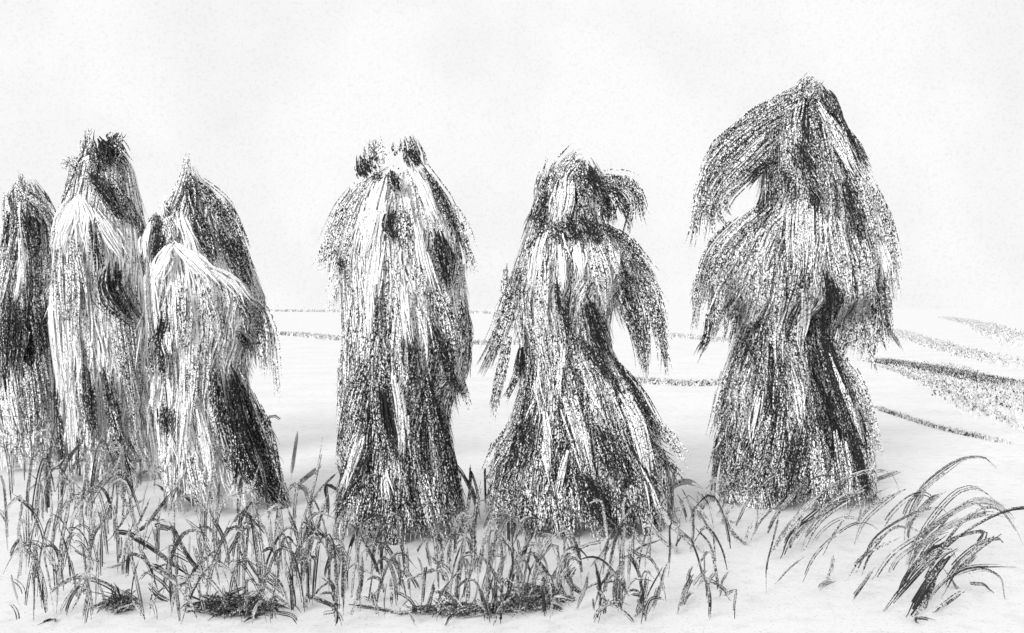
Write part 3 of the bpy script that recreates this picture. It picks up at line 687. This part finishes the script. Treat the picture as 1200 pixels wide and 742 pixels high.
clump('grass_clump', 'low bent stalk and arching grass under the slim shock', 'grass clump', [
    (.8, [(352, 700), (378, 705), (401, 712)], 4), (.5, [(355, 699), (358, 716)], 3), (.8, [(401, 712), (440, 716), (482, 720)], 3),
    (.75, [(375, 673), (388, 683), (394, 702), (394, 725)], 4.5), (.55, [(404, 676), (410, 670), (423, 683), (414, 709)], 4),
    (.6, [(428, 643), (423, 683), (414, 714)], 4), (.4, [(440, 663), (434, 690), (430, 714)], 3), (.4, [(440, 617), (438, 640), (436, 663)], 3),
    (.45, [(469, 643), (468, 670), (469, 702)], 3.4), (.45, [(476, 643), (478, 670), (480, 702)], 3.4),
    (.5, [(456, 679), (444, 692), (430, 709)], 3), (.45, [(457, 679), (459, 700), (459, 712)], 3),
    (.6, [(464, 680), (480, 678), (502, 670), (521, 673), (526, 712)], 4), (.95, [(511, 679), (504, 702), (498, 722)], 4),
    (.9, [(488, 702), (485, 722)], 5), (.55, [(515, 617), (518, 645), (520, 670)], 3.6), (.5, [(502, 630), (505, 655), (505, 670)], 4),
    (.45, [(531, 621), (529, 645), (528, 675)], 3.4), (.4, [(448, 620), (452, 640), (448, 660)], 4), (.8, [(448, 590), (456, 622), (464, 632)], 5)], G, 'leaf')
clump('grass_clump', 'upright bristly blades standing in the gap between the two middle shocks', 'grass clump', [
    (.55, [(554, 554), (547, 607), (541, 656), (531, 709)], 4.5), (.75, [(564, 559), (557, 607), (554, 663), (538, 709)], 4.5),
    (.5, [(579, 598), (566, 640), (560, 690)], 4), (.6, [(588, 520), (580, 560), (574, 600)], 3), (.5, [(577, 627), (572, 660), (570, 709)], 4),
    (.6, [(560, 680), (556, 700), (548, 716)], 6), (.7, [(540, 655), (536, 690), (536, 716)], 6), (.5, [(580, 578), (576, 595), (563, 627)], 3.4),
    (.8, [(552, 545), (550, 580), (548, 600)], 3), (.5, [(544, 660), (548, 690), (546, 716)], 4), (.9, [(576, 690), (579, 705), (576, 722)], 5),
    (.5, [(539, 600), (536, 630), (530, 660)], 4)], G, 'leaf')
clump('grass_clump', 'pointed leaves and loops under the thickset hooded shock', 'grass clump', [
    (.5, [(580, 621), (573, 663), (567, 709)], 5), (.55, [(589, 630), (606, 656), (612, 696)], 3.6),
    (.65, [(622, 637), (615, 670), (612, 696), (606, 728)], 4), (.6, [(622, 637), (630, 660), (622, 696)], 4),
    (.5, [(648, 630), (632, 656), (622, 692)], 5), (.55, [(658, 630), (667, 648), (655, 670), (641, 688)], 4),
    (.7, [(675, 640), (662, 658), (650, 675), (636, 690)], 4), (.6, [(606, 650), (606, 690), (610, 716)], 5),
    (.7, [(586, 682), (596, 682), (606, 696)], 5), (.9, [(582, 690), (580, 708), (576, 722)], 6), (.8, [(594, 690), (590, 715)], 4),
    (.6, [(662, 655), (656, 685), (668, 712)], 6), (.6, [(676, 662), (666, 680), (684, 700)], 6), (.5, [(690, 668), (684, 690), (676, 716)], 6),
    (.6, [(650, 690), (664, 700), (680, 704)], 6), (.5, [(700, 690), (708, 705), (708, 728)], 3)], G, 'leaf')
clump('grass_clump', 'forked dark blades to the right of the hooded shock', 'grass clump', [
    (.55, [(715, 624), (707, 647), (690, 665)], 4), (.45, [(712, 630), (690, 636), (672, 648)], 4),
    (.7, [(730, 640), (729, 676), (727, 702), (736, 725)], 6), (.6, [(726, 650), (722, 690), (726, 718)], 6),
    (.9, [(758, 668), (752, 698), (742, 724)], 5), (.6, [(768, 672), (766, 700), (756, 724)], 4), (.35, [(798, 650), (782, 663), (772, 696), (762, 725)], 3.4),
    (.7, [(744, 700), (750, 712), (745, 722)], 6), (.4, [(740, 620), (752, 636), (770, 648)], 5), (.4, [(760, 610), (774, 630), (800, 650)], 5),
    (.4, [(772, 596), (762, 606), (772, 622)], 4), (.35, [(806, 655), (806, 685)], 3), (.4, [(822, 660), (816, 680), (810, 690)], 3)], G, 'leaf')
clump('low_shrub', 'faint scribbly bushy plant at the left foot of the largest shock', 'shrub', [
    (.35, [(780, 585), (790, 572), (806, 566), (826, 572)], 6), (.35, [(826, 572), (838, 562), (856, 572), (866, 590)], 6),
    (.35, [(776, 590), (784, 610), (802, 632), (824, 650)], 6), (.35, [(816, 575), (820, 600), (836, 625), (846, 640)], 5),
    (.45, [(830, 590), (820, 600), (822, 612)], 7), (.3, [(800, 580), (812, 598), (808, 620)], 5), (.35, [(862, 588), (850, 600), (858, 625), (880, 640)], 5),
    (.4, [(838, 608), (856, 614), (866, 606)], 5), (.35, [(800, 590), (790, 600), (796, 618)], 5), (.3, [(846, 570), (848, 590), (840, 606)], 5)], None, 'leaf')
clump('grass_clump', 'thin arching blades bending right below the largest shock', 'grass clump', [
    (.6, [(879, 634), (892, 611), (918, 585)], 3.6), (.5, [(899, 660), (915, 630), (948, 595), (980, 575)], 4),
    (.4, [(889, 582), (886, 605), (883, 630)], 3), (.5, [(918, 588), (906, 630), (899, 663), (900, 698)], 3),
    (.6, [(943, 595), (928, 630), (920, 660)], 3.4), (.5, [(938, 656), (961, 614), (1010, 578)], 3),
    (.6, [(964, 653), (980, 620), (1010, 591), (1046, 573)], 3.6), (.5, [(1000, 647), (1013, 614), (1046, 585), (1078, 567)], 3.4),
    (.45, [(1088, 567), (1085, 581), (1066, 611), (1059, 640)], 3), (.45, [(1012, 595), (1008, 608), (1004, 620)], 2.6),
    (.45, [(1016, 568), (1034, 560), (1055, 551)], 4), (.7, [(1016, 656), (1010, 683), (993, 709)], 4), (.4, [(967, 672), (958, 692)], 6),
    (.4, [(950, 655), (925, 670), (905, 688)], 3), (.4, [(870, 640), (880, 616), (900, 596)], 3), (.3, [(985, 655), (975, 672), (965, 690)], 3)], G, 'leaf')
clump('arching_plant', 'large arching plant with heavy black leaves, bottom right corner', 'leafy plant', [
    (.6, [(1072, 607), (1091, 588), (1114, 577)], 5), (.45, [(1062, 640), (1068, 612), (1086, 590)], 4),
    (.5, [(1062, 663), (1072, 630), (1098, 604), (1130, 583), (1160, 588), (1179, 604), (1184, 618)], 8),
    (.5, [(1059, 683), (1078, 637), (1111, 607), (1143, 595), (1172, 602)], 5), (.45, [(1066, 660), (1084, 626), (1112, 600)], 4),
    (.65, [(1085, 653), (1111, 627), (1137, 617), (1145, 626), (1137, 655)], 4), (.6, [(1076, 660), (1092, 636), (1110, 622)], 5),
    (1.0, [(1036, 718), (1059, 689), (1091, 656), (1121, 643)], 8), (.9, [(1050, 700), (1068, 670), (1096, 644), (1124, 642)], 6),
    (1.0, [(1062, 725), (1088, 683), (1108, 660), (1124, 643)], 9), (.8, [(1068, 724), (1084, 704), (1104, 672)], 7), (.8, [(1082, 716), (1092, 690), (1112, 666)], 6),
    (.75, [(1091, 712), (1092, 696), (1111, 673), (1130, 663), (1160, 660), (1187, 661)], 3.2),
    (.65, [(1111, 673), (1140, 663), (1160, 670), (1170, 683), (1179, 709)], 3), (.65, [(1121, 676), (1143, 679), (1166, 696)], 3.4),
    (.75, [(1091, 718), (1117, 702), (1137, 692)], 5.5), (.5, [(1121, 670), (1138, 658), (1153, 648)], 3), (.4, [(1112, 668), (1122, 690), (1130, 690)], 4),
    (.5, [(1118, 650), (1120, 664), (1112, 672)], 3), (.8, [(1064, 722), (1076, 726), (1090, 722)], 5)], None, 'leaf')

# matted dead grass lying on the ground, and the loose grass that nobody could count
def litter(label, x, y, rx, ry, n, tone):
    rb = Rib(); D0 = gdist(y); org = (X3(x, D0), D0, 0)
    for _ in range(n):
        a = rng.random() * 6.28; q = math.sqrt(rng.random())
        xx = x + rx * rng.normal(0, .5); yy = min(y + ry * rng.normal(0, .5), y + 22); D = gdist(yy); px = D / F
        L = rng.uniform(8, 34) * px; an = rng.normal(0, .6) + (math.pi if rng.random() < .5 else 0); h = rng.uniform(0, .012)
        t = np.linspace(0, 1, 5)
        P = np.stack([X3(xx, D) + (t - .5) * L * math.cos(an), D + (t - .5) * L * math.sin(an), .006 + h * np.sin(t * 3.14) + rng.uniform(0, .06) * t], 1)
        side = np.tile([-math.sin(an) * .5, math.cos(an) * .5, .8], (5, 1)); side /= np.linalg.norm(side, axis=1)[:, None]
        rb.add(P, side, rng.uniform(.8, 2) * px * np.array([.3, 1, 1, .8, .2]), np.full(5, tone + rng.normal(0, .12)))
    o = rb.build('straw_litter', M_grass, None, org); tag(o, label, 'dead grass', 'patches of dark matted grass'); return o
litter('blackest patch of matted grass below the two-headed shock', 277, 716, 44, 9, 360, .9)
litter('narrow dark mat of grass at the feet of the bristly blades', 545, 720, 58, 4, 190, .7)
litter('round dark mat of grass below the hooded shock', 625, 706, 26, 13, 230, .75)
litter('small dark mat of grass at the far left of the front row', 140, 712, 16, 8, 120, .7)

rb = Rib()
def blade(x, yb, h, ln, tone, w, droop, broad=False):
    pts = [(x, yb), (x + ln * .3, yb - h * .5), (x + ln, yb - h)]
    if droop:                       # the tip hangs over
        sg = 1 if ln > 0 else -1; d = rng.uniform(.15, .5)
        pts = [(x, yb), (x + ln * .25, yb - h * .5), (x + ln * .7, yb - h * .92), (x + ln + sg * 4, yb - h), (x + ln + sg * (8 + h * .14), yb - h + h * d * .6), (x + ln + sg * (9 + h * .2), yb - h + h * d)]
    stroke(rb, tone, pts, w, 0, broad)
for _ in range(520):
    x = rng.uniform(8, 860)
    if x > 760 and rng.random() < .5: continue
    yb = rng.choice([rng.uniform(650, 735), rng.uniform(590, 660)], p=[.7, .3])
    if x < 330 and rng.random() < .35: yb = rng.uniform(560, 610)
    h = rng.uniform(20, 95) * (1.1 if x < 420 else .8)
    blade(x, yb, h, rng.normal(0, 17), rng.uniform(.45, .9), rng.uniform(2, 4.6), rng.random() < .38)
for _ in range(24):                 # long blades sweeping right, right of the tallest shock
    x = rng.uniform(860, 1060); yb = rng.uniform(610, 690); h = rng.uniform(40, 90)
    blade(x, yb, h, h * rng.uniform(.7, 1.3), rng.uniform(.45, .75), rng.uniform(2.4, 4), rng.random() < .5)
for _ in range(8):
    x = rng.uniform(1050, 1110); yb = rng.uniform(650, 720); h = rng.uniform(50, 110)
    blade(x, yb, h, h * rng.uniform(.6, 1.2), rng.uniform(.5, .85), rng.uniform(3, 5), rng.random() < .7)
tag(rb.build('grass', M_grass), 'sparse thin grass scattered over the pale foreground', 'grass', None, 'stuff')
